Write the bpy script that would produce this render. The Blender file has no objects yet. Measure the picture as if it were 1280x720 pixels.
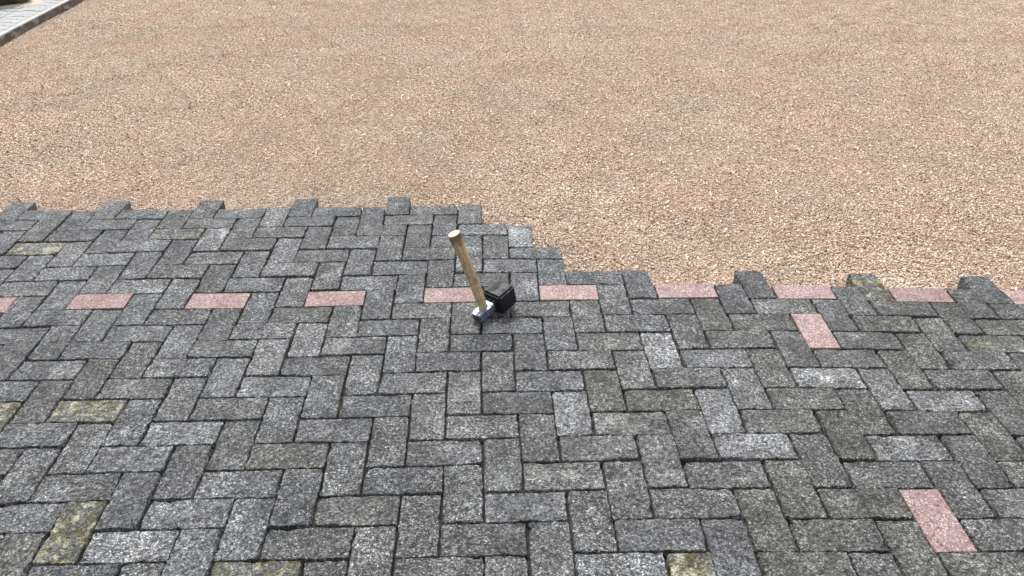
import bpy, bmesh, math, random
import numpy as np
from mathutils import Vector, Matrix, Euler, noise as mnoise

# ---------------------------------------------------------------- camera, sky, sun, exposure
scene = bpy.context.scene
cam_data = bpy.data.cameras.new('camera')
cam_data.sensor_width = 36.0
cam_data.lens = 36.0 * 1048.378 / 1280.0
cam_data.clip_end = 2000.0
cam = bpy.data.objects.new('camera', cam_data)
scene.collection.objects.link(cam)
cam.location = (0.226913, -2.521925, 1.434465)
cam.rotation_euler = (1.0537343, -0.001848, -0.0265662)
scene.camera = cam

SUN_EL, SUN_AZ = math.radians(58), math.radians(-12)      # azimuth measured from +Y towards +X
world = bpy.data.worlds.new('World'); scene.world = world
world.use_nodes = True
wn, wl = world.node_tree.nodes, world.node_tree.links
wn.clear()
sky = wn.new('ShaderNodeTexSky'); sky.sky_type = 'NISHITA'; sky.sun_disc = False
sky.sun_elevation = SUN_EL; sky.sun_rotation = SUN_AZ
sky.dust_density = 4.0; sky.air_density = 1.5
hs = wn.new('ShaderNodeHueSaturation'); hs.inputs['Saturation'].default_value = 0.22
bg = wn.new('ShaderNodeBackground'); bg.inputs['Strength'].default_value = 0.095
wo = wn.new('ShaderNodeOutputWorld')
wl.new(sky.outputs[0], hs.inputs['Color']); wl.new(hs.outputs[0], bg.inputs[0]); wl.new(bg.outputs[0], wo.inputs[0])
sun_data = bpy.data.lights.new('sun', 'SUN'); sun_data.energy = 1.5; sun_data.angle = math.radians(14)
sun_data.color = (1.0, 0.985, 0.96)
sun = bpy.data.objects.new('sun', sun_data); scene.collection.objects.link(sun)
sd = Vector((math.sin(SUN_AZ) * math.cos(SUN_EL), math.cos(SUN_AZ) * math.cos(SUN_EL), math.sin(SUN_EL)))
sun.rotation_euler = sd.to_track_quat('Z', 'Y').to_euler(); sun.location = sd * 20
vs = scene.view_settings
vs.view_transform = 'Standard'; vs.look = 'None'; vs.gamma = 1.0; vs.use_curve_mapping = False
vs.exposure = 1.29

# ---------------------------------------------------------------- helpers
COL = scene.collection
GRAVEL_Z = -0.065

def link(name, mesh, parent=None):
    o = bpy.data.objects.new(name, mesh); COL.objects.link(o)
    if parent is not None: o.parent = parent
    return o

def pymesh(name, verts, faces, mat=None):
    m = bpy.data.meshes.new(name); m.from_pydata([tuple(v) for v in verts], [], faces); m.update()
    if mat is not None: m.materials.append(mat)
    return m

class NT:
    """small helper for building node materials"""
    def __init__(self, name):
        self.m = bpy.data.materials.new(name); self.m.use_nodes = True
        self.n = self.m.node_tree.nodes; self.l = self.m.node_tree.links
        self.n.clear()
        self.out = self.n.new('ShaderNodeOutputMaterial')
        self.b = self.n.new('ShaderNodeBsdfPrincipled')
        self.l.new(self.b.outputs[0], self.out.inputs[0])
    def put(self, sock, v):
        if isinstance(v, bpy.types.NodeSocket): self.l.new(v, sock)
        elif isinstance(v, (tuple, list)):
            n = len(sock.default_value)
            sock.default_value = (tuple(v) + (1.0,))[:n] if n == 4 else tuple(v)[:n]
        else: sock.default_value = v
    def node(self, t, **kw):
        nd = self.n.new(t)
        for k, v in kw.items(): setattr(nd, k, v)
        return nd
    def math(self, op, a, b=0.0, c=None, clamp=False):
        nd = self.node('ShaderNodeMath', operation=op); nd.use_clamp = clamp
        self.put(nd.inputs[0], a); self.put(nd.inputs[1], b)
        if c is not None: self.put(nd.inputs[2], c)
        return nd.outputs[0]
    def vmath(self, op, a, b):
        nd = self.node('ShaderNodeVectorMath', operation=op)
        self.put(nd.inputs[0], a); self.put(nd.inputs[1], b)
        return nd.outputs[0]
    def mix(self, f, a, b, mode='MIX'):
        nd = self.node('ShaderNodeMix', data_type='RGBA', blend_type=mode)
        self.put(nd.inputs[0], f); self.put(nd.inputs[6], a); self.put(nd.inputs[7], b)
        return nd.outputs[2]
    def noise(self, vec, scale, detail=3.0, rough=0.55, color=False):
        nd = self.node('ShaderNodeTexNoise'); self.put(nd.inputs['Vector'], vec)
        nd.inputs['Scale'].default_value = scale; nd.inputs['Detail'].default_value = detail
        nd.inputs['Roughness'].default_value = rough
        return nd.outputs['Color' if color else 'Fac']
    def voro(self, vec, scale, feature='F1'):
        nd = self.node('ShaderNodeTexVoronoi', feature=feature); self.put(nd.inputs['Vector'], vec)
        nd.inputs['Scale'].default_value = scale
        return nd
    def ramp(self, f, stops, interp='LINEAR'):
        nd = self.node('ShaderNodeValToRGB'); nd.color_ramp.interpolation = interp
        e = nd.color_ramp.elements
        while len(e) < len(stops): e.new(0.5)
        for k, (p, c) in enumerate(stops):
            e[k].position = p
            e[k].color = (c, c, c, 1) if isinstance(c, (int, float)) else tuple(c) + (1,)
        self.put(nd.inputs[0], f)
        return nd.outputs[0]
    def maprange(self, v, a, b, c=0.0, d=1.0):
        nd = self.node('ShaderNodeMapRange', interpolation_type='SMOOTHSTEP')
        for k, x in enumerate((v, a, b, c, d)): self.put(nd.inputs[k], x)
        return nd.outputs[0]
    def bump(self, h, strength, dist, normal=None):
        nd = self.node('ShaderNodeBump'); self.put(nd.inputs['Height'], h)
        nd.inputs['Strength'].default_value = strength; nd.inputs['Distance'].default_value = dist
        if normal is not None: self.l.new(normal, nd.inputs['Normal'])
        self.l.new(nd.outputs[0], self.b.inputs['Normal'])
        return nd.outputs[0]
    def sep(self, c):
        nd = self.node('ShaderNodeSeparateColor'); self.put(nd.inputs[0], c); return nd.outputs
    def base(self, c): self.put(self.b.inputs['Base Color'], c)
    def rough(self, v): self.put(self.b.inputs['Roughness'], v)
    def spec(self, v): self.put(self.b.inputs['Specular IOR Level'], v)

# ---------------------------------------------------------------- materials
def mat_paver():
    t = NT('weathered_concrete')
    oi = t.node('ShaderNodeObjectInfo'); tc = t.node('ShaderNodeTexCoord')
    off = t.node('ShaderNodeCombineXYZ')
    t.put(off.inputs[0], t.math('MULTIPLY', oi.outputs['Random'], 37.3))
    t.put(off.inputs[1], t.math('MULTIPLY', oi.outputs['Random'], 91.7))
    t.put(off.inputs[2], t.math('MULTIPLY', oi.outputs['Random'], 13.1))
    v = t.vmath('ADD', tc.outputs['Object'], off.outputs[0])
    ch = t.sep(oi.outputs['Color'])               # red lightness, green moss, blue lime bloom; alpha olive tint
    light, moss, lime = ch[0], ch[1], ch[2]
    base = t.ramp(light, [(0.0, (0.046, 0.048, 0.051)), (0.5, (0.130, 0.135, 0.144)), (1.0, (0.26, 0.266, 0.274))])
    base = t.mix(t.math('MULTIPLY', oi.outputs['Alpha'], 0.62), base, (0.108, 0.105, 0.084))
    # tone drifting over the laid surface, across the joints
    geo = t.node('ShaderNodeNewGeometry'); wp = geo.outputs['Position']
    drift = t.ramp(t.noise(wp, 2.6, 4, 0.6), [(0.30, (0.80, 0.81, 0.82)), (0.5, (1.0, 1.0, 1.0)), (0.72, (1.20, 1.19, 1.16))])
    base = t.mix(1.0, base, drift, 'MULTIPLY')
    # slow mottling
    mott = t.ramp(t.noise(v, 20, 6, 0.68), [(0.28, 0.55), (0.46, 0.92), (0.60, 1.18), (0.76, 1.75)])
    base = t.mix(1.0, base, mott, 'MULTIPLY')
    wear = t.ramp(t.noise(t.vmath('ADD', v, (6.0, 2.0, 1.0)), 9, 5, 0.62), [(0.34, 0.70), (0.5, 1.0), (0.68, 1.65)])
    base = t.mix(1.0, base, wear, 'MULTIPLY')
    # aggregate grains
    g1 = t.voro(v, 320); s1 = t.sep(g1.outputs['Color'])
    grains = t.ramp(s1[0], [(0.0, 0.20), (0.32, 0.56), (0.66, 1.0), (0.88, 1.7), (1.0, 3.4)])
    gs = t.math('FRACT', t.math('MULTIPLY', oi.outputs['Random'], 17.0))
    base = t.mix(t.math('ADD', 0.66, t.math('MULTIPLY', gs, 0.34)), base, t.mix(1.0, base, grains, 'MULTIPLY'))
    # coarser stones of different colour
    g2 = t.voro(v, 120); s2 = t.sep(g2.outputs['Color'])
    inside = t.maprange(g2.outputs['Distance'], 0.30, 0.42, 1.0, 0.0)
    pick = t.math('MULTIPLY', inside, t.math('GREATER_THAN', s2[0], 0.80))
    stone = t.ramp(s2[1], [(0.0, (0.14, 0.13, 0.12)), (0.45, (0.26, 0.25, 0.25)), (0.8, (0.34, 0.29, 0.24)), (1.0, (0.55, 0.55, 0.56))])
    base = t.mix(t.math('MULTIPLY', pick, 0.62), base, stone)
    # shade in the pits between grains, painted into the colour
    pit_shade = t.ramp(t.noise(v, 105, 4, 0.72), [(0.40, 0.08), (0.52, 1.0), (0.63, 1.45)])
    base = t.mix(0.85, base, t.mix(1.0, base, pit_shade, 'MULTIPLY'))
    # lime bloom
    ln = t.noise(t.vmath('ADD', v, (5.1, 2.2, 0.0)), 17, 4, 0.62)
    lthr = t.math('SUBTRACT', 0.80, t.math('MULTIPLY', lime, 0.36))
    lm = t.maprange(ln, lthr, t.math('ADD', lthr, 0.16))
    # pale dust lying across the joints
    lm = t.math('MAXIMUM', lm, t.math('MULTIPLY', t.maprange(t.noise(t.vmath('ADD', wp, (3.3, 8.1, 0.0)), 6.5, 6, 0.7), 0.57, 0.74), 0.7))
    lm = t.math('MULTIPLY', lm, t.ramp(t.noise(v, 260, 2), [(0.40, 0.12), (0.58, 1.0)]))
    base = t.mix(t.math('MULTIPLY', lm, 0.85), base, t.mix(0.42, t.mix(1.0, base, (2.1, 2.05, 1.92), 'MULTIPLY'), (0.31, 0.298, 0.262)))
    # moss and lichen
    mn = t.noise(t.vmath('ADD', v, (1.7, 9.2, 3.0)), 27, 8, 0.74)
    mthr = t.math('SUBTRACT', 0.80, t.math('MULTIPLY', moss, 0.36))
    mm = t.maprange(mn, mthr, t.math('ADD', mthr, 0.09))
    lich = t.ramp(t.noise(t.vmath('ADD', v, (8.0, 1.0, 2.0)), 34, 7, 0.74),
                  [(0.38, (0.070, 0.034, 0.010)), (0.44, (0.095, 0.072, 0.024)), (0.48, (0.16, 0.150, 0.066)), (0.53, (0.36, 0.35, 0.23)), (0.63, (0.52, 0.515, 0.41))])
    grain = t.ramp(t.noise(v, 170, 3, 0.65), [(0.34, 0.25), (0.52, 0.9), (0.70, 1.5)])
    base = t.mix(t.math('MULTIPLY', mm, 0.88), base, t.mix(1.0, lich, grain, 'MULTIPLY'))
    t.base(base); t.rough(0.8); t.spec(0.5)
    h = t.math('ADD', t.math('MULTIPLY', t.noise(v, 120, 5, 0.7), 1.3), t.math('MULTIPLY', g1.outputs['Distance'], -0.7))
    h = t.math('ADD', h, t.math('MULTIPLY', t.noise(v, 34, 4, 0.6), 1.8))
    t.bump(h, 1.0, 0.0062)
    return t.m

def mat_pink():
    t = NT('pink_concrete')
    oi = t.node('ShaderNodeObjectInfo'); tc = t.node('ShaderNodeTexCoord')
    off = t.node('ShaderNodeCombineXYZ')
    t.put(off.inputs[0], t.math('MULTIPLY', oi.outputs['Random'], 57.3)); t.put(off.inputs[1], t.math('MULTIPLY', oi.outputs['Random'], 21.7))
    v = t.vmath('ADD', tc.outputs['Object'], off.outputs[0])
    base = t.ramp(t.noise(v, 14, 4, 0.6), [(0.3, (0.225, 0.148, 0.140)), (0.5, (0.268, 0.190, 0.180)), (0.72, (0.305, 0.240, 0.228))])
    rv = t.math('FRACT', t.math('MULTIPLY', oi.outputs['Random'], 23.0))
    base = t.mix(1.0, base, t.ramp(rv, [(0.0, (0.80, 0.78, 0.78)), (0.5, (0.95, 0.95, 0.95)), (1.0, (1.08, 1.10, 1.10))]), 'MULTIPLY')
    s = t.sep(t.voro(v, 280).outputs['Color'])
    base = t.mix(0.85, base, t.mix(1.0, base, t.ramp(s[0], [(0.0, 0.25), (0.25, 0.72), (0.75, 1.10), (1.0, 2.1)]), 'MULTIPLY'))
    ch = t.sep(oi.outputs['Color'])
    lm = t.maprange(t.noise(t.vmath('ADD', v, (3.0, 1.0, 0.0)), 15, 4, 0.6), t.math('SUBTRACT', 0.82, t.math('MULTIPLY', ch[2], 0.36)), 0.86)
    base = t.mix(t.math('MULTIPLY', lm, 0.6), base, (0.37, 0.32, 0.29))
    t.base(base); t.rough(0.82); t.spec(0.35)
    t.bump(t.math('ADD', t.noise(v, 260, 3, 0.65), t.math('MULTIPLY', s[1], 0.25)), 0.55, 0.002)
    return t.m

def mat_soil():
    t = NT('joint_soil'); g = t.node('ShaderNodeNewGeometry'); v = g.outputs['Position']
    t.base(t.ramp(t.noise(v, 60, 4), [(0.3, (0.018, 0.016, 0.013)), (0.6, (0.045, 0.040, 0.032)), (0.8, (0.075, 0.066, 0.045))]))
    t.rough(0.95); t.spec(0.1); t.bump(t.noise(v, 200, 4), 0.8, 0.004)
    return t.m

CHIP_RAMP = [(0.0, (0.12, 0.080, 0.055)), (0.12, (0.29, 0.210, 0.152)), (0.32, (0.49, 0.372, 0.270)), (0.55, (0.575, 0.450, 0.332)),
             (0.72, (0.64, 0.520, 0.393)), (0.86, (0.74, 0.642, 0.522)), (0.95, (0.84, 0.775, 0.69)), (1.0, (0.90, 0.87, 0.81))]
def gravel_tint(t, col, v):
    pink = t.ramp(t.noise(v, 1.7, 5, 0.62), [(0.42, 0.0), (0.66, 1.0)])
    col = t.mix(t.math('MULTIPLY', pink, 0.48), col, t.mix(1.0, col, (1.03, 0.86, 0.84), 'MULTIPLY'))
    grey = t.ramp(t.noise(t.vmath('ADD', v, (40.0, 3.0, 0.0)), 2.3, 5, 0.62), [(0.46, 0.0), (0.70, 1.0)])
    col = t.mix(t.math('MULTIPLY', grey, 0.4), col, t.mix(1.0, col, (0.84, 0.88, 0.93), 'MULTIPLY'))
    tone = t.ramp(t.noise(t.vmath('ADD', v, (7.0, 13.0, 0.0)), 3.4, 6, 0.68), [(0.32, 0.93), (0.5, 1.01), (0.70, 1.09)])
    return t.mix(1.0, col, tone, 'MULTIPLY')

def mat_chip():
    t = NT('gravel_chips'); g = t.node('ShaderNodeNewGeometry'); v = g.outputs['Position']
    at = t.node('ShaderNodeAttribute', attribute_name='chip'); s = t.sep(at.outputs['Color'])
    c = t.ramp(s[0], CHIP_RAMP)
    c = t.mix(t.math('MULTIPLY', t.math('GREATER_THAN', s[1], 0.90), 0.75), c, t.mix(s[2], (0.52, 0.27, 0.18), (0.30, 0.265, 0.245)))
    t.base(gravel_tint(t, c, v)); t.rough(0.8); t.spec(0.4)
    return t.m

def mat_gravel_bed():
    t = NT('gravel_bed'); g = t.node('ShaderNodeNewGeometry'); v = g.outputs['Position']
    vo = t.voro(v, 260); s = t.sep(vo.outputs['Color'])
    c = t.ramp(s[0], CHIP_RAMP)
    t.base(gravel_tint(t, c, v)); t.rough(0.85); t.spec(0.3)
    t.bump(t.math('MULTIPLY', vo.outputs['Distance'], -1.0), 1.0, 0.004)
    return t.m

def mat_pale_path(name, lo, hi):
    t = NT(name); g = t.node('ShaderNodeNewGeometry'); v = g.outputs['Position']
    c = t.ramp(t.noise(v, 7, 5, 0.6), [(0.3, lo), (0.7, hi)])
    c = t.mix(0.35, c, t.mix(1.0, c, t.ramp(t.noise(v, 170, 3, 0.6), [(0.3, 0.6), (0.6, 1.1)]), 'MULTIPLY'))
    t.base(c); t.rough(0.85); t.spec(0.3); t.bump(t.noise(v, 150, 4, 0.6), 0.5, 0.002)
    return t.m

def mat_kerb_face():
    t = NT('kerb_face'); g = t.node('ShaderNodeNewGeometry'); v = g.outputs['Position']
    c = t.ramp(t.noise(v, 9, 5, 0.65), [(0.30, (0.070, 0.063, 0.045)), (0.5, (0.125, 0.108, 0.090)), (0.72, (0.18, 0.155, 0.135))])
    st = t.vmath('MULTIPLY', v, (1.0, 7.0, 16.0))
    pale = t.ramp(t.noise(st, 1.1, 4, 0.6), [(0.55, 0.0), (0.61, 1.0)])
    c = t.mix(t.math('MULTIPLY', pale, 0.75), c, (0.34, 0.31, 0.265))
    t.base(c); t.rough(0.9); t.spec(0.2); t.bump(t.noise(v, 120, 4, 0.65), 0.7, 0.003)
    return t.m

def mat_rock():
    t = NT('dark_rock'); tc = t.node('ShaderNodeTexCoord'); v = tc.outputs['Object']
    c = t.ramp(t.noise(v, 6, 6, 0.66), [(0.3, (0.014, 0.012, 0.010)), (0.52, (0.040, 0.035, 0.028)), (0.66, (0.085, 0.076, 0.062)), (0.8, (0.15, 0.14, 0.12))])
    mm = t.ramp(t.noise(t.vmath('ADD', v, (4.0, 0.0, 1.0)), 5, 5, 0.6), [(0.5, 0.0), (0.62, 0.8)])
    t.base(t.mix(mm, c, (0.03, 0.045, 0.022))); t.rough(0.85); t.bump(t.noise(v, 22, 6, 0.65), 1.0, 0.03)
    return t.m

def mat_sand():
    t = NT('loose_sand'); g = t.node('ShaderNodeNewGeometry'); v = g.outputs['Position']
    s = t.sep(t.voro(v, 160).outputs['Color'])
    t.base(t.ramp(s[0], [(0.0, (0.30, 0.20, 0.12)), (0.5, (0.56, 0.44, 0.30)), (1.0, (0.75, 0.66, 0.52))]))
    t.rough(0.9); t.bump(s[1], 0.8, 0.004)
    return t.m

def mat_wood():
    t = NT('ash_wood'); tc = t.node('ShaderNodeTexCoord'); v = tc.outputs['Object']
    st = t.vmath('MULTIPLY', v, (1.0, 1.0, 0.07))
    c = t.ramp(t.noise(st, 170, 4, 0.6), [(0.30, (0.30, 0.20, 0.105)), (0.5, (0.52, 0.385, 0.225)), (0.72, (0.68, 0.57, 0.38))])
    sep = t.node('ShaderNodeSeparateXYZ'); t.put(sep.inputs[0], v)
    # hand grime on the grip, spots and rubs along the shaft
    grime = t.ramp(t.noise(v, 42, 5, 0.68), [(0.46, 0.0), (0.60, 1.0)])
    gz = t.math('ADD', t.maprange(sep.outputs[2], 0.245, 0.285, 0.0, 0.85), t.math('MULTIPLY', grime, 0.55), clamp=True)
    c = t.mix(gz, c, (0.135, 0.085, 0.045))
    ng = t.ramp(t.noise(t.vmath('ADD', v, (3.0, 0.0, 0.0)), 30, 4, 0.6), [(0.52, 0.0), (0.7, 0.5)])
    c = t.mix(ng, c, (0.34, 0.30, 0.23))
    t.base(c); t.rough(0.55); t.bump(t.noise(st, 260, 3), 0.3, 0.0008)
    return t.m

def mat_endgrain():
    t = NT('cut_wood_end'); tc = t.node('ShaderNodeTexCoord'); v = tc.outputs['Object']
    t.base(t.ramp(t.noise(v, 200, 3), [(0.35, (0.44, 0.36, 0.25)), (0.6, (0.62, 0.55, 0.43))])); t.rough(0.8)
    return t.m

def mat_steel():
    t = NT('worn_steel_sky_tint'); tc = t.node('ShaderNodeTexCoord'); v = tc.outputs['Object']
    m = t.ramp(t.noise(v, 75, 5, 0.68), [(0.50, 0.0), (0.56, 1.0)])
    c = t.mix(m, (0.46, 0.51, 0.60), (0.045, 0.11, 0.25))  # worn blue paint; the blue also paints in the reflected sky
    dk = t.ramp(t.noise(t.vmath('ADD', v, (2.0, 5.0, 0.0)), 120, 4, 0.65), [(0.55, 0.0), (0.66, 1.0)])
    c = t.mix(t.math('MULTIPLY', dk, 0.7), c, (0.03, 0.03, 0.035))
    t.base(c); t.put(t.b.inputs['Metallic'], t.math('SUBTRACT', 0.95, t.math('MULTIPLY', m, 0.75)))
    t.rough(t.math('ADD', 0.36, t.math('MULTIPLY', dk, 0.25))); t.bump(t.noise(v, 180, 3), 0.25, 0.001)
    return t.m

def mat_steel_face():
    t = NT('shaded_steel_face'); tc = t.node('ShaderNodeTexCoord'); v = tc.outputs['Object']  # near end of the block, its shade put into a darker colour
    t.base(t.ramp(t.noise(v, 90, 4, 0.65), [(0.35, (0.035, 0.032, 0.022)), (0.6, (0.12, 0.11, 0.085)), (0.8, (0.3, 0.29, 0.26))]))
    t.put(t.b.inputs['Metallic'], 0.5); t.rough(0.6)
    return t.m

def mat_rubber():
    t = NT('black_rubber'); tc = t.node('ShaderNodeTexCoord'); v = tc.outputs['Object']
    c = t.ramp(t.noise(v, 38, 5, 0.65), [(0.38, (0.008, 0.009, 0.012)), (0.58, (0.016, 0.018, 0.022)), (0.70, (0.060, 0.062, 0.066))])
    t.base(c); t.rough(t.ramp(t.noise(t.vmath('ADD', v, (1.0, 0.0, 4.0)), 45, 4), [(0.40, 0.46), (0.60, 0.66)])); t.spec(0.22)
    t.bump(t.noise(v, 90, 5, 0.65), 0.3, 0.0016)
    return t.m

M_PAVER, M_PINK, M_SOIL = mat_paver(), mat_pink(), mat_soil()
M_CHIP, M_BED = mat_chip(), mat_gravel_bed()

# ---------------------------------------------------------------- ground: gravel bed sheet out to the horizon
_rw = random.Random(5)
_waves = [(_rw.uniform(0.6, 3.2), _rw.uniform(0, 2 * math.pi), _rw.uniform(0, 2 * math.pi)) for _ in range(14)]
def ground_h(x, y):
    z = 0.0
    for k, a, ph in _waves:
        z += 0.0035 / k * math.sin(k * (x * math.cos(a) + y * math.sin(a)) * 2.2 + ph)
    kx = -3.366 + (y - 3.83) * (-0.0557)
    return GRAVEL_Z + max(-0.008, min(0.008, z)) - 0.0015 - (0.013 * math.exp(-((x - kx) / 0.35) ** 2) if abs(x - kx) < 0.8 else 0)
def ground_slope(x, y):
    e = 0.05
    return ((ground_h(x + e, y) - ground_h(x - e, y)) / (2 * e), (ground_h(x, y + e) - ground_h(x, y - e)) / (2 * e))

def axis(lo, hi, step, far):
    c = list(np.arange(lo, hi + step / 2, step)); s = step
    a, b = [], []
    p = hi
    while p < far: s *= 1.6; p += s; a.append(p)
    p, s = lo, step
    while p > -far: s *= 1.6; p -= s; b.append(p)
    return b[::-1] + c + a
gx, gy = axis(-7.0, 7.5, 0.1, 400), axis(-2.5, 9.5, 0.1, 400)
gv = [(x, y, ground_h(x, y) if -7.5 < x < 8 and -3 < y < 10 else GRAVEL_Z) for y in gy for x in gx]
nx = len(gx)
gf = [(j * nx + i, j * nx + i + 1, (j + 1) * nx + i + 1, (j + 1) * nx + i) for j in range(len(gy) - 1) for i in range(nx - 1)]
bed = link('gravel_ground', pymesh('gravel_ground', gv, gf, M_BED))
for p in bed.data.polygons: p.use_smooth = True
bed['kind'] = 'structure'

# ---------------------------------------------------------------- the pavement: 90 degree herringbone of 20 x 10 cm pavers
# how the laid grid wanders from a perfect one: smooth polynomial plus local bumps (metres)
POLY = np.array([[-0.00475,0.01282],[-0.01339,0.00340],[0.00893,-0.00070],[0.01429,-0.05216],[0.00587,0.01203],[-0.00124,-0.00863]])
RBF = np.array([[0,0,35,54],[0,1,75,44],[1,1,-98,-125],[4,0,68,-105],[6,0,-141,-204],[4,1,-2,54],[6,1,-149,-41],[8,0,73,174],[10,0,-49,29],[8,1,-64,92],[10,1,-199,4],[12,0,220,79],[14,0,82,73],[12,1,-94,-50],[14,1,-188,42],[16,0,209,-169],[18,0,90,18],[16,1,-86,155],[18,1,-270,-172],[20,0,102,-17],[20,1,-271,-20],[-4,0,-1,52],[-2,0,-123,-223],[-4,1,162,28],[-2,1,-61,-22],[-8,0,68,-15],[-6,0,-147,-113],[-8,1,116,57],[-6,1,-22,-92],[-12,0,-7,139],[-10,0,-134,-116],[-12,1,-33,187],[-10,1,-18,-72],[-14,0,-112,-282],[-14,1,288,-6],[12,2,173,-154],[13,2,-23,-96],[12,4,-45,-34],[13,4,-273,-80],[1,-7,7,77],[2,-7,45,65],[3,-5,33,-63],[3,-4,-37,-149],[4,-5,-11,-246],[3,-3,64,224],[4,-3,-173,436],[5,-2,-145,141],[5,-3,94,-56],[5,0,-100,171],[4,-2,158,-220],[5,-1,86,-194],[7,-1,231,-66],[7,0,-10,155],[8,-1,-49,-10],[7,1,115,44],[-1,-7,-62,67],[-1,-6,78,-10],[1,-6,-76,-28],[-2,-8,-56,-169],[-1,-8,18,-146],[-2,-6,89,324],[-6,-8,105,70],[-5,-8,0,19],[-5,-6,104,275],[-3,-6,-59,-218],[-4,-6,-63,-326],[-6,-5,-2,378],[-7,-7,-45,-381],[-7,-5,153,-34],[-3,-7,-41,-387],[-2,-7,-40,279],[-3,-5,74,105],[-2,-5,48,100],[-10,-8,-8,96],[-9,-8,-107,-6],[-10,-6,318,122],[-9,-6,127,3],[-7,-6,-291,-4],[-14,-8,375,-48],[-13,-8,-26,-111],[-14,-6,235,82],[-13,-6,-262,184],[-18,-8,83,64],[-17,-8,-151,-86],[-17,-6,23,276],[-15,-7,-260,-166],[-15,-6,20,48],[-11,-7,-114,-213],[-11,-6,-183,13],[11,-1,143,-147],[12,-1,-492,-8],[11,1,298,164],[10,2,74,261],[15,-1,120,-96],[16,-1,-168,112],[15,1,182,108],[19,-1,45,-89],[20,-1,-46,2],[19,1,177,38],[1,3,33,95],[2,3,-19,85],[3,4,-64,197],[1,4,33,7],[0,4,123,120],[0,5,-34,160],[2,5,-46,-108],[2,4,33,-203],[2,6,78,-19],[3,6,-83,14],[2,7,13,188],[1,5,-58,-147],[1,7,26,283],[1,8,-8,146],[3,8,-52,-6],[3,7,42,-139],[0,6,-137,-280],[0,8,83,-86],[2,8,51,-332],[2,9,-55,101],[0,9,103,86],[1,9,-69,54],[1,11,58,-216],[3,11,25,-46],[1,12,13,115],[3,12,-56,-22],[2,11,-4,149],[2,10,41,136],[0,10,-57,-187],[1,10,-47,-155],[0,12,-7,110],[12,10,81,-91],[13,10,-11,-41],[12,12,131,-3],[13,12,-131,46],[-8,10,-28,-321],[-7,10,-105,-23],[-8,12,80,258],[-7,12,33,123],[-10,6,63,-89],[-8,6,-173,-116],[-10,7,121,221],[-8,7,36,130],[11,5,307,-19],[13,5,171,1],[11,6,-95,91],[13,6,-105,76],[7,3,149,-176],[8,3,-220,-332],[7,5,182,128],[8,5,-195,97]], float)   # i, j, weight x, weight y (0.1 mm)
RBF_C, RBF_W = RBF[:, :2], RBF[:, 2:] * 1e-4
def grid_to_world(i, j):
    g = np.array([min(max(i, -24), 26), min(j, 16)], float)
    a, b = g[0] / 20, g[1] / 10
    w = np.array([1, a, b, a * a, a * b, b * b]) @ POLY
    w = w + np.exp(-((RBF_C - g) ** 2).sum(1) / 18.0) @ RBF_W
    return np.array([i * 0.1, -j * 0.1]) + w

PRESENT_MAX = {-8: -2, -7: 1, -6: 0, -5: 3, -4: 2, -3: 4, -2: 4, -1: 7}
def laid(i, j):
    k = (i + j) % 4
    if k not in (0, 2): return False
    if j == -8: return k == 2 and i <= -2
    if j == -1: return i <= 7 or (k == 2)
    if j < 0: return i <= PRESENT_MAX[j]
    return True
bricks = [(i, j, (2, 1) if (i + j) % 4 == 0 else (1, 2)) for j in range(-8, 21) for i in range(-32, 48) if laid(i, j)]

PINK = {(i, 0) for i in range(-44, 48, 4)} | {(12, 2), (12, 10)}
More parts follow.
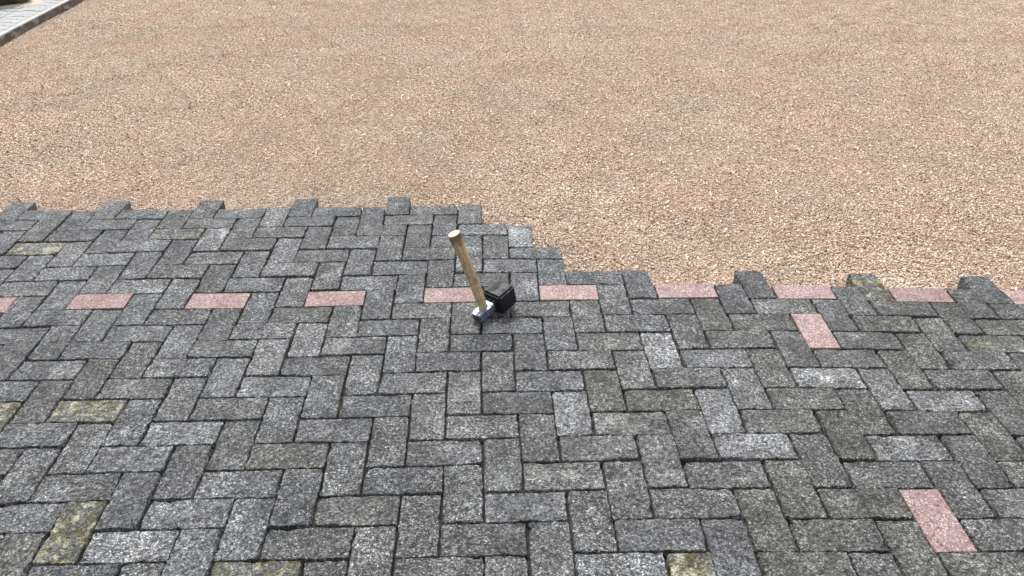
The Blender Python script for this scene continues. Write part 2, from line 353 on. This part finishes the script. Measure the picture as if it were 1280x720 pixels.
# (lightness, moss, lime bloom, olive)
LOOK = {
 (-16, -4): (.66, .95, .5, .3), (-11, -5): (.62, .85, .5, .4), (-10, 6): (.66, 1.0, .5, .3), (-12, 6): (.35, 1.0, .1, .8), (-8, 10): (.45, .95, .2, .8),
 (-5, 1): (.62, .55, .4, .8), (-4, 8): (.52, .60, .4, .8), (-4, 12): (.45, .95, .2, .8), (6, 12): (.45, 1.0, .4, .8), (15, -1): (.40, .88, .3, .8),
 (14, 2): (.45, .75, .4, .8), (17, 3): (.45, .80, .75, .8), (-10, 4): (.5, .55, .3, .6), (-9, 11): (.42, .55, .3, .6), (-10, 12): (.45, .6, .3, .6), (11, 11): (.38, .55, .5, .9), (10, 10): (.38, .40, .1, 1.0),
 (5, 5): (.33, .30, .1, 1.0), (6, 6): (.32, .35, .2, 1.0), (-9, -5): (.85, 0, .7, .1), (-4, 2): (.92, 0, .6, 0), (-8, 8): (.68, 0, .3, 0), (-7, 7): (.80, 0, .5, 0),
 (3, -5): (.92, 0, .5, 0), (7, 3): (.92, 0, .6, 0), (4, 6): (.74, 0, .4, 0), (8, 6): (.85, 0, .3, 0), (9, 5): (.70, .1, .6, .2), (11, 5): (.85, .25, 1.0, .1),
 (8, 8): (.70, .05, .1, 0), (12, 8): (.62, 0, .95, .1), (-7, 11): (.78, 0, .6, 0), (-3, 3): (.56, .1, .75, .1), (-1, 3): (.55, 0, .5, .0), (-2, 4): (.55, .1, .9, 0), (-1, 1): (.52, 0, .75, .1),
 (1, 5): (.55, 0, .95, .2), (4, 12): (.6, 0, .5, .1), (14, 6): (.70, 0, .2, 0), (-8, 2): (.58, 0, .5, 0), (-5, 11): (.52, 0, .1, 0), (-4, 10): (.6, 0, .3, 0), (-8, -2): (.28, 0, 0, .2),
 (11, -1): (.30, 0, 0, .1), (10, 0): (.26, 0, 0, .1), (11, 7): (.24, .15, 0, 1.0), (8, 10): (.30, .2, 0, 1.0), (19, -1): (.30, 0, 0, .3), (18, 0): (.32, 0, 0, .6), (-5, 7): (.40, 0, .1, .3),
 (10, 8): (.42, .1, .1, .4), (-10, -8): (.30, 0, 0, .1), (-2, -8): (.36, 0, 0, 0), (7, -1): (.38, 0, .1, 0), (-14, -8): (.66, 0, .5, 0), (9, 1): (.40, .35, .1, .8), (4, -2): (.50, 0, .3, 0), (2, 10): (.52, 0, .4, 0),
 (-6, 0): (.50, 0, .3, 0), (3, -1): (.60, 0, .6, 0), (6, -2): (.5, 0, .3, 0), (0, -4): (.5, 0, .2, 0), (-12, 8): (.5, 0, .2, .3), (-12, 12): (.4, .6, .2, .6), (-13, 13): (.42, .6, .2, .6)}

rnd = random.Random(42)
def paver_mesh(seed, crisp):
    """one paver 0.2 x 0.1 x 0.08 m nominal, top at z = 0, worn outline"""
    r = random.Random(seed)
    L, W = (0.1972, 0.0972) if not crisp else (0.197, 0.097)
    rc = 0.0018 if crisp else r.uniform(0.003, 0.0055)
    pts = []
    nl, ns = (6, 3) if crisp else (24, 12)
    hx, hy = L / 2, W / 2
    corners = [(hx, -hy), (hx, hy), (-hx, hy), (-hx, -hy)]
    rcs = [rc * (1 if crisp or r.random() > 0.25 else r.uniform(1.8, 3.2)) for _ in range(4)]
    outl = []   # (x, y, nx, ny)
    for c in range(4):
        cx_, cy_ = corners[c]; R_ = rcs[c]
        sx, sy = math.copysign(1, cx_), math.copysign(1, cy_)
        a0 = (-90, 0, 90, 180)[c]
        for q in range(4):
            a = math.radians(a0 + 30 * q)
            outl.append((cx_ - sx * R_ + R_ * math.cos(a), cy_ - sy * R_ + R_ * math.sin(a), math.cos(a), math.sin(a)))
        nxt = corners[(c + 1) % 4]; n = ns if c % 2 == 0 else nl
        nsx, nsy = math.copysign(1, nxt[0]), math.copysign(1, nxt[1]); R2 = rcs[(c + 1) % 4]
        a = math.radians(a0 + 90); A = (cx_ - sx * R_ + R_ * math.cos(a), cy_ - sy * R_ + R_ * math.sin(a))
        B = (nxt[0] - nsx * R2 + R2 * math.cos(a), nxt[1] - nsy * R2 + R2 * math.sin(a))
        for q in range(1, n):
            f = q / n; outl.append((A[0] + (B[0] - A[0]) * f, A[1] + (B[1] - A[1]) * f, math.cos(a), math.sin(a)))
    N = len(outl)
    wob = [0.0] * N
    if not crisp:
        for _ in range(7):
            k = r.randint(3, 24); ph = r.uniform(0, 6.28); am = r.uniform(0.0002, 0.00055)
            for q in range(N): wob[q] += am * math.sin(2 * math.pi * k * q / N + ph)
        for _ in range(r.randint(2, 5)):
            c0 = r.uniform(0, N); dep = r.uniform(0.0012, 0.0050); wd = r.uniform(1.0, 4.2)
            for q in range(N):
                d = min(abs(q - c0), N - abs(q - c0)); wob[q] -= dep * math.exp(-(d / wd) ** 2)
        wob = [w + r.uniform(-0.0008, 0.0008) for w in wob]
    rings = [(-0.080, 0.0, 0.1), (-0.013, 0.0, 0.35), (-0.0022, 0.0002, 1.0), (0.0, 0.0014, 1.0), (0.0, 0.0075, 0.7), (0.0, 0.026, 0.2)] if not crisp else \
            [(-0.080, 0.0, 0), (-0.0014, 0.0, 0), (0.0, 0.0010, 0), (0.0, 0.004, 0)]
    verts, faces = [], []
    for z, ins, wf in rings:
        for q, (x, y, ux, uy) in enumerate(outl):
            i2 = ins + (r.uniform(0, 0.0014) if (not crisp and ins > 0) else 0)
            d = wob[q] * wf - (i2 if ins < 0.003 else 0.0)
            if ins >= 0.003: x, y = x * (1 - i2 / hx), y * (1 - i2 / hy)
            dz = r.uniform(-0.0007, 0.0005) if (not crisp and 0.02 > ins > 0.001) else 0
            verts.append((x + ux * d, y + uy * d, z + dz))
    for k in range(len(rings) - 1):
        for q in range(N):
            q2 = (q + 1) % N
            faces.append((k * N + q, k * N + q2, (k + 1) * N + q2, (k + 1) * N + q))
    b0 = (len(rings) - 1) * N
    faces.append(tuple(b0 + q for q in range(N)))
    m = pymesh('paver', verts, faces, M_PINK if crisp else M_PAVER)
    return m
PAVER_MESHES = [paver_mesh(100 + k, False) for k in range(22)]
PINK_MESHES = [paver_mesh(300 + k, True) for k in range(2)]

# which of them show most in the picture: those are parts of their own, the rest one joined part
cm = cam.rotation_euler.to_matrix()
def to_pixel(p):
    c = cm.transposed() @ (Vector(p) - Vector(cam.location))
    return 640 + 1048.378 * c.x / -c.z, 360 - 1048.378 * c.y / -c.z
corner_use = {}
info = []
for (i, j, (w, h)) in bricks:
    cs = [grid_to_world(i + a, j + b) for a, b in ((0, 0), (w, 0), (w, h), (0, h))]
    px = [to_pixel((c[0], c[1], 0)) for c in cs]
    cl = [(min(max(x, 0), 1280), min(max(y, 0), 720)) for x, y in px]
    area = abs(sum(cl[k][0] * cl[(k + 1) % 4][1] - cl[(k + 1) % 4][0] * cl[k][1] for k in range(4))) / 2
    info.append((area, i, j, w, h, cs))
info.sort(key=lambda e: -e[0])
n_in_view = sum(1 for e in info if e[0] > 1)
print('pavers in view', n_in_view)

# soil bed under the joints
sv, sf, vid = [], [], {}
cells = {}
for _, i, j, w, h, cs in info:
    for a in range(w):
        for b in range(h): cells[(i + a, j + b)] = True
def soil_vertex(i, j):
    if (i, j) not in vid:
        p = grid_to_world(i, j); nb = [(a, b) for a in (i - 1, i) for b in (j - 1, j) if (a, b) in cells]
        if len(nb) < 4:
            cx_ = sum(a + 0.5 - i for a, b in nb) / len(nb); cy_ = sum(b + 0.5 - j for a, b in nb) / len(nb)
            p = p + np.array([np.sign(round(cx_, 3)), -np.sign(round(cy_, 3))]) * 0.012
        vid[(i, j)] = len(sv); sv.append((p[0], p[1], -0.018))
    return vid[(i, j)]
for (i, j) in cells:
    sf.append((soil_vertex(i, j + 1), soil_vertex(i + 1, j + 1), soil_vertex(i + 1, j), soil_vertex(i, j)))
pavement = link('pavement', pymesh('pavement', sv, sf, M_SOIL)); pavement['kind'] = 'structure'

outer = bmesh.new()
for rank, (area, i, j, w, h, cs) in enumerate(info):
    c = sum(cs) / 4
    ax = (cs[1] + cs[2] - cs[0] - cs[3]) / 2          # across the columns
    ay = (cs[0] + cs[1] - cs[2] - cs[3]) / 2          # up the rows
    lx, ly = np.hypot(*ax), np.hypot(*ay)
    ang = 0.5 * (math.atan2(ax[1], ax[0]) + math.atan2(-ay[0], ay[1]))
    pink = (i, j) in PINK
    r = random.Random(i * 1000 + j * 7 + 3)
    flip = r.choice((0, math.pi))
    if w == 2: rot, sx, sy = ang + flip, lx / 0.2, ly / 0.1
    else: rot, sx, sy = ang + math.pi / 2 + flip, ly / 0.2, lx / 0.1
    sx, sy = min(max(sx, 0.93), 1.03) * r.uniform(0.990, 1.003), min(max(sy, 0.93), 1.03) * r.uniform(0.982, 1.006)
    near_hammer = -1 <= i <= 3 and -2 <= j <= 3
    tilt = 0.004 if (pink or near_hammer) else 0.013
    loc = (c[0] + r.uniform(-0.0016, 0.0016), c[1] + r.uniform(-0.0016, 0.0016), -0.001 if near_hammer else r.uniform(-0.0034, 0.0024))
    rote = (r.uniform(-tilt, tilt), r.uniform(-tilt, tilt) * 0.5, rot + r.uniform(-0.008, 0.008))
    mesh = (PINK_MESHES if pink else PAVER_MESHES)[r.randrange(2 if pink else len(PAVER_MESHES))]
    if rank < 300 and area > 1:
        o = link('paver', mesh, pavement)
        o.location, o.rotation_euler, o.scale = loc, rote, (sx, sy, 1)
        if pink:
            o.color = (0.5, 0, r.choice((0.1, 0.3, 0.55, 0.75)), 1); o['label'] = 'flat pink paver with crisp edges'
        else:
            rightness = min(max((i + 0.6 * j) / 16.0, 0), 1)
            lt = min(max(r.gauss(0.50 - 0.05 * rightness, 0.085), 0.3), 0.72)
            col = LOOK.get((i, j), (lt, max(0, r.gauss(0.06, 0.14)), max(0, r.gauss(0.36, 0.26)), min(1, max(0, r.gauss(0.10 + 0.55 * rightness, 0.22)))))
            o.color = col
            if col[1] > 0.5: o['label'] = 'paver blotched with yellow-green moss'
            elif col[0] > 0.78: o['label'] = 'paler grey paver'
    else:
        tm = mesh.copy(); tm.transform(Matrix.LocRotScale(Vector(loc), Euler(rote), Vector((sx, sy, 1))))
        outer.from_mesh(tm); bpy.data.meshes.remove(tm)
om = bpy.data.meshes.new('outer_pavers'); outer.to_mesh(om); outer.free(); om.materials.append(M_PAVER)
oo = link('outer_pavers', om, pavement); oo['kind'] = 'stuff'; oo.color = (0.5, 0.05, 0.2, 0.3)

# ---------------------------------------------------------------- loose gravel: patches of angular chips laid over the bed
PATCH = 0.3
def chip_patch(seed, med):
    rg = np.random.default_rng(seed); n = int(0.46 / med ** 2 * PATCH * PATCH)
    ov = np.array([(1, 0, 0), (-1, 0, 0), (0, 1, 0), (0, -1, 0), (0, 0, 1), (0, 0, -1)], float)
    of = np.array([(0, 2, 4), (2, 1, 4), (1, 3, 4), (3, 0, 4), (2, 0, 5), (1, 2, 5), (3, 1, 5), (0, 3, 5)])
    size = np.clip(rg.lognormal(math.log(med), 0.38, n), 0.0014, 0.0075)
    ax = np.stack([size * rg.uniform(0.9, 1.5, n), size * rg.uniform(0.7, 1.1, n), size * rg.uniform(0.45, 0.8, n)], 1)
    V = ov[None] * ax[:, None, :] + rg.normal(0, 0.22, (n, 6, 3)) * size[:, None, None]
    a, b = rg.uniform(0, 6.283, n), rg.normal(0, 0.38, n)
    x, y, z = V[..., 0], V[..., 1], V[..., 2]
    x, z = x * np.cos(b)[:, None] - z * np.sin(b)[:, None], x * np.sin(b)[:, None] + z * np.cos(b)[:, None]
    x, y = x * np.cos(a)[:, None] - y * np.sin(a)[:, None], x * np.sin(a)[:, None] + y * np.cos(a)[:, None]
    V = np.stack([x + (rg.uniform(-PATCH / 2, PATCH / 2, n) + rg.normal(0, 0.045, n))[:, None], y + (rg.uniform(-PATCH / 2, PATCH / 2, n) + rg.normal(0, 0.045, n))[:, None], z + (rg.uniform(-0.001, 0.0050, n) + 0.15 * size)[:, None]], 2)
    F = (of[None] + 6 * np.arange(n)[:, None, None]).reshape(-1, 3)
    m = bpy.data.meshes.new('chip_patch')
    m.vertices.add(n * 6); m.vertices.foreach_set('co', V.reshape(-1))
    m.loops.add(len(F) * 3); m.loops.foreach_set('vertex_index', F.reshape(-1).astype(np.int32))
    m.polygons.add(len(F)); m.polygons.foreach_set('loop_start', np.arange(0, len(F) * 3, 3, dtype=np.int32))
    m.update(calc_edges=True); m.validate()
    at = m.attributes.new('chip', 'FLOAT_COLOR', 'POINT')
    c = np.repeat(np.c_[rg.random(n), rg.random(n), rg.random(n), np.ones(n)], 6, axis=0)
    at.data.foreach_set('color', c.reshape(-1).astype(np.float32))
    m.materials.append(M_CHIP)
    return m
patch_objs = [bpy.data.objects.new('chip_patch', chip_patch(900 + k, (0.0020, 0.0021, 0.0023, 0.0025, 0.0028, 0.0031)[k])) for k in range(6)]
# one point per patch, over the gravel that the place shows (left of it the kerb stops the gravel)
def kerb_x(y): return -3.366 + (y - 3.83) * (-0.0557)
covered = lambda x, y: all((int(math.floor((x + dx) * 10)), int(math.floor(-(y + dy) * 10))) in cells for dx in (-0.27, 0, 0.27) for dy in (-0.27, 0, 0.27))
pp, pr, pk = [], [], []
rp = random.Random(8)
yy = -0.6
while yy < 8.2:
    half = 1.9 + 0.72 * (yy + 2.5) * 0.85
    xx = max(-half, -6.0)
    while xx < half + 0.3:
        if not covered(xx, yy) and xx + PATCH / 2 > kerb_x(yy) - 0.1:
            sx_, sy_ = ground_slope(xx, yy)
            pp.append((xx, yy, ground_h(xx, yy))); pr.append((math.atan(sy_), -math.atan(sx_), 0.0)); pk.append(min(5, max(0, int(round(2.5 + 3.4 * mnoise.noise(Vector((xx * 0.9, yy * 0.9, 4.0))) + (0.6 if xx > 0.5 else -0.5) + rp.uniform(-1.2, 1.2))))))
        xx += PATCH
    yy += PATCH
gm = pymesh('gravel', pp, [])
ra = gm.attributes.new('tilt', 'FLOAT_VECTOR', 'POINT'); ra.data.foreach_set('vector', [c for e in pr for c in e])
ka = gm.attributes.new('pick', 'INT', 'POINT'); ka.data.foreach_set('value', pk)
gravel = link('gravel', gm); gravel['kind'] = 'stuff'; gravel['label'] = 'loose beige and pink gravel chips spread beyond the pavers'; gravel['category'] = 'gravel'
gm.materials.append(M_CHIP)
ng = bpy.data.node_groups.new('lay_chips', 'GeometryNodeTree')
ng.interface.new_socket('Geometry', in_out='INPUT', socket_type='NodeSocketGeometry')
ng.interface.new_socket('Geometry', in_out='OUTPUT', socket_type='NodeSocketGeometry')
gi, go = ng.nodes.new('NodeGroupInput'), ng.nodes.new('NodeGroupOutput')
g2i = ng.nodes.new('GeometryNodeGeometryToInstance')
for po in reversed(patch_objs):
    oi = ng.nodes.new('GeometryNodeObjectInfo'); oi.inputs['Object'].default_value = po; oi.inputs['As Instance'].default_value = True
    ng.links.new(oi.outputs['Geometry'], g2i.inputs[0])
iop = ng.nodes.new('GeometryNodeInstanceOnPoints'); iop.inputs['Pick Instance'].default_value = True
n1 = ng.nodes.new('GeometryNodeInputNamedAttribute'); n1.data_type = 'FLOAT_VECTOR'; n1.inputs['Name'].default_value = 'tilt'
n2 = ng.nodes.new('GeometryNodeInputNamedAttribute'); n2.data_type = 'INT'; n2.inputs['Name'].default_value = 'pick'
ng.links.new(gi.outputs[0], iop.inputs['Points']); ng.links.new(g2i.outputs[0], iop.inputs['Instance'])
ng.links.new(n1.outputs['Attribute'], iop.inputs['Rotation']); ng.links.new(n2.outputs['Attribute'], iop.inputs['Instance Index'])
ng.links.new(iop.outputs[0], go.inputs[0])
md = gravel.modifiers.new('chips', 'NODES'); md.node_group = ng

# ---------------------------------------------------------------- path with kerb at the far left
M_PATH = mat_pale_path('pale_paver', (0.28, 0.288, 0.284), (0.36, 0.368, 0.364))
M_PJOINT = mat_pale_path('path_joint', (0.03, 0.03, 0.027), (0.06, 0.06, 0.055))
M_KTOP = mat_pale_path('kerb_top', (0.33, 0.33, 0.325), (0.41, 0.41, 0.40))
M_KFACE = mat_kerb_face()
KA = math.atan2(1.4, -0.078) - math.pi / 2          # kerb runs almost straight away from the camera
def kerb_point(u, v, z):                            # u along the kerb, v to its left
    return Vector((-3.366 + math.cos(KA + math.pi / 2) * (u - 3.83) - math.cos(KA) * v, 3.83 + math.sin(KA + math.pi / 2) * (u - 3.83) - math.sin(KA) * v, z))
PATH_Z = -0.014
KW = 0.055
pv = [kerb_point(u, v, PATH_Z - 0.007) for u, v in ((0.5, KW), (11.5, KW), (11.5, 3.2), (0.5, 3.2))]
path = link('path', pymesh('path', pv, [(3, 2, 1, 0)], M_PJOINT)); path['kind'] = 'structure'
if path.data.polygons[0].normal.z < 0: path.data.flip_normals()

kerb = bpy.data.objects.new('kerb', None); COL.objects.link(kerb); kerb['kind'] = 'structure'
kerb.location = kerb_point(3.83, 0, GRAVEL_Z); kerb.rotation_euler = (0, 0, KA)
def kerb_mesh():
    bm = bmesh.new(); bmesh.ops.create_cube(bm, size=1.0)
    for v in bm.verts: v.co = Vector((v.co.x * KW - KW / 2, v.co.y * 0.994, v.co.z * 0.25))
    bmesh.ops.bevel(bm, geom=bm.edges[:], offset=0.004, segments=2, affect='EDGES')
    m = bpy.data.meshes.new('kerb_stone'); bm.to_mesh(m); bm.free()
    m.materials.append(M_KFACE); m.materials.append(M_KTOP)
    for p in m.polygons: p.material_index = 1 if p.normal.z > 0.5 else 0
    return m
km = kerb_mesh(); rk = random.Random(4)
for u in range(-3, 9):
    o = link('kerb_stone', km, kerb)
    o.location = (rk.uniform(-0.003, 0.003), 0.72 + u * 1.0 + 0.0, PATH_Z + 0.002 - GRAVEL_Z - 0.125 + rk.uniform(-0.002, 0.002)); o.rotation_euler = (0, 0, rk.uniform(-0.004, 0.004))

def zig_mesh():
    s = [(0, 0), (0.052, 0), (0.076, 0.034), (0.150, 0.034), (0.174, 0), (0.225, 0)]
    g = 0.0042
    lo = [(min(max(x, g), 0.225 - g), y + g) for x, y in s]; hi = [(min(max(x, g), 0.225 - g), y + 0.1125 - g) for x, y in s]
    ring = lo + hi[::-1]; n = len(ring)
    cx_, cy_ = 0.1125, 0.072
    ins = [(x + (cx_ - x) * 0.02, y + (cy_ - y) * 0.04) for x, y in ring]
    verts = [(x, y, -0.06) for x, y in ring] + [(x, y, -0.003) for x, y in ring] + [(x, y, 0) for x, y in ins]
    f = [(k * n + q, k * n + (q + 1) % n, (k + 1) * n + (q + 1) % n, (k + 1) * n + q) for k in range(2) for q in range(n)]
    b = 2 * n
    f += [(b + k, b + k + 1, b + n - 2 - k, b + n - 1 - k) for k in range(5)]
    return pymesh('interlocking_paver', verts, f, M_PATH)
zm = zig_mesh(); rz = random.Random(12)
far_path = bmesh.new()
for row in range(-26, 74):
    for colm in range(14):
        u = 3.3 + row * 0.1125; v = KW + 0.004 + (colm + 1) * 0.225
        loc, rot = kerb_point(u, v, PATH_Z + rz.uniform(-0.0015, 0.0015)), Euler((rz.uniform(-.006, .006), rz.uniform(-.004, .004), KA))
        if 2 <= row < 26 and colm < 5:                # the ones the photograph shows, each its own piece
            o = link('interlocking_paver', zm, path); o.location, o.rotation_euler = loc, rot
        else:
            tm = zm.copy(); tm.transform(Matrix.LocRotScale(loc, rot, Vector((1, 1, 1)))); far_path.from_mesh(tm); bpy.data.meshes.remove(tm)
fm = bpy.data.meshes.new('outer_interlocking_pavers'); far_path.to_mesh(fm); far_path.free(); fm.materials.append(M_PATH)
fo = link('outer_interlocking_pavers', fm, path); fo['kind'] = 'stuff'

# ---------------------------------------------------------------- dark boulder on the path, sand spilled round it
bm = bmesh.new(); bmesh.ops.create_icosphere(bm, subdivisions=5, radius=1.0)
for v in bm.verts:
    d = v.co.normalized()
    rr = 1 + 0.22 * mnoise.noise(d * 1.6 + Vector((3, 1, 7))) + 0.10 * mnoise.noise(d * 4.1) + 0.04 * mnoise.noise(d * 11)
    c = d * rr
    v.co = Vector((c.x * 0.30, c.y * 0.24, max(c.z, -0.55) * 0.24 + 0.125))
m = bpy.data.meshes.new('boulder'); bm.to_mesh(m); bm.free(); m.materials.append(mat_rock())
for p in m.polygons: p.use_smooth = True
boulder = link('boulder', m); boulder.location = (-4.02, 5.08, PATH_Z - 0.004); boulder.rotation_euler = (0, 0, 0.4)
boulder['label'] = 'dark rough boulder on the pale path in the far corner'; boulder['category'] = 'rock'
sr = random.Random(3); sv2, sf2 = [(-4.0, 5.08, PATH_Z + 0.012)], []
NS = 40
for ring, (rad, z) in enumerate(((0.24, 0.010), (0.30, 0.005), (0.335, -0.004))):
    for q in range(NS):
        a = 2 * math.pi * q / NS; k = 1 + 0.09 * math.sin(3 * a + 1) + 0.06 * math.sin(7 * a) + sr.uniform(-0.02, 0.02)
        sv2.append((-4.0 + rad * k * math.cos(a), 5.08 + rad * 0.82 * k * math.sin(a), PATH_Z + z))
for q in range(NS):
    q2 = (q + 1) % NS; sf2.append((0, 1 + q, 1 + q2))
    for k in range(2): sf2.append((1 + k * NS + q, 1 + (k + 1) * NS + q, 1 + (k + 1) * NS + q2, 1 + k * NS + q2))
sand = link('sand', pymesh('sand', sv2, sf2, mat_sand())); sand['kind'] = 'stuff'
sand['label'] = 'tan sand spilled around the dark boulder'; sand['category'] = 'sand'
for p in sand.data.polygons: p.use_smooth = True

# ---------------------------------------------------------------- the hammer standing on its head
def block(name, x0, x1, hy, hz, bev, mats, bulge=0.0, cuts=0):
    bm = bmesh.new(); bmesh.ops.create_cube(bm, size=1.0)
    for v in bm.verts: v.co = Vector(((x0 + x1) / 2 + v.co.x * (x1 - x0), v.co.y * 2 * hy, v.co.z * 2 * hz))
    bmesh.ops.bevel(bm, geom=bm.edges[:], offset=bev, segments=3, affect='EDGES')
    if bulge:
        for v in bm.verts:
            f = math.cos((v.co.x - (x0 + x1) / 2) / (x1 - x0) * math.pi)
            v.co.y *= 1 + bulge * f; v.co.z *= 1 + bulge * f
    m = bpy.data.meshes.new(name); bm.to_mesh(m); bm.free()
    for q in mats: m.materials.append(q)
    if len(mats) > 1:
        for p in m.polygons: p.material_index = 1 if p.normal.x < -0.9 else 0
    return m
hammer = bpy.data.objects.new('hammer', None); COL.objects.link(hammer)
hammer['label'] = 'short mallet with wooden handle, blue-grey steel block and black rubber head standing on the pavers'
hammer['category'] = 'hammer'
T, Y = math.radians(14), math.radians(47)
RM = Matrix.Rotation(Y, 3, 'Z') @ Matrix.Rotation(-T, 3, 'Y')
hammer.rotation_euler = RM.to_euler()
hammer.location = Vector((0.2623, -0.1867, 0.0022)) - RM @ Vector((0, -0.038, -0.036))
M_WOOD, M_STEEL, M_RUB = mat_wood(), mat_steel(), mat_rubber()
rub = block('rubber_head', 0.0, 0.076, 0.0395, 0.0385, 0.0068, [M_RUB])
for v in rub.vertices: v.co.z += 0.002
link('rubber_head', rub, hammer)
sh = link('steel_head', block('steel_head', -0.080, 0.004, 0.0178, 0.0162, 0.0026, [M_STEEL, mat_steel_face()]), hammer)
link('collar', block('collar', -0.0085, 0.003, 0.0255, 0.0245, 0.003, [M_RUB]), hammer)
# handle: lathed, oval, swelling at the grip, set a little crooked in its eye
prof = [(0.0, 0.0132), (0.02, 0.0138), (0.06, 0.0146), (0.11, 0.0150), (0.16, 0.0152), (0.21, 0.0155), (0.245, 0.0162), (0.268, 0.0174), (0.284, 0.0186), (0.2925, 0.0184), (0.2955, 0.0172)]
NR = 24; hv, hf = [], []
for z, r in prof:
    for q in range(NR):
        a = 2 * math.pi * q / NR; hv.append((r * 1.15 * math.cos(a) + 0.0022 * math.sin(z * 11), r * 1.02 * math.sin(a), z))
for k in range(len(prof) - 1):
    for q in range(NR): hf.append((k * NR + q, k * NR + (q + 1) % NR, (k + 1) * NR + (q + 1) % NR, (k + 1) * NR + q))
hm = pymesh('handle', hv, hf, M_WOOD)
for p in hm.polygons: p.use_smooth = True
handle = link('handle', hm, hammer); handle.location = (-0.040, 0, 0.004); handle.rotation_euler = (-math.atan(0.19), 0, 0)
ev = hv[-NR:] + [(0.0022 * math.sin(0.2955 * 11), 0, 0.2967)]
em = pymesh('cut_end', ev, [(q, (q + 1) % NR, NR) for q in range(NR)], mat_endgrain())
link('cut_end', em, handle)
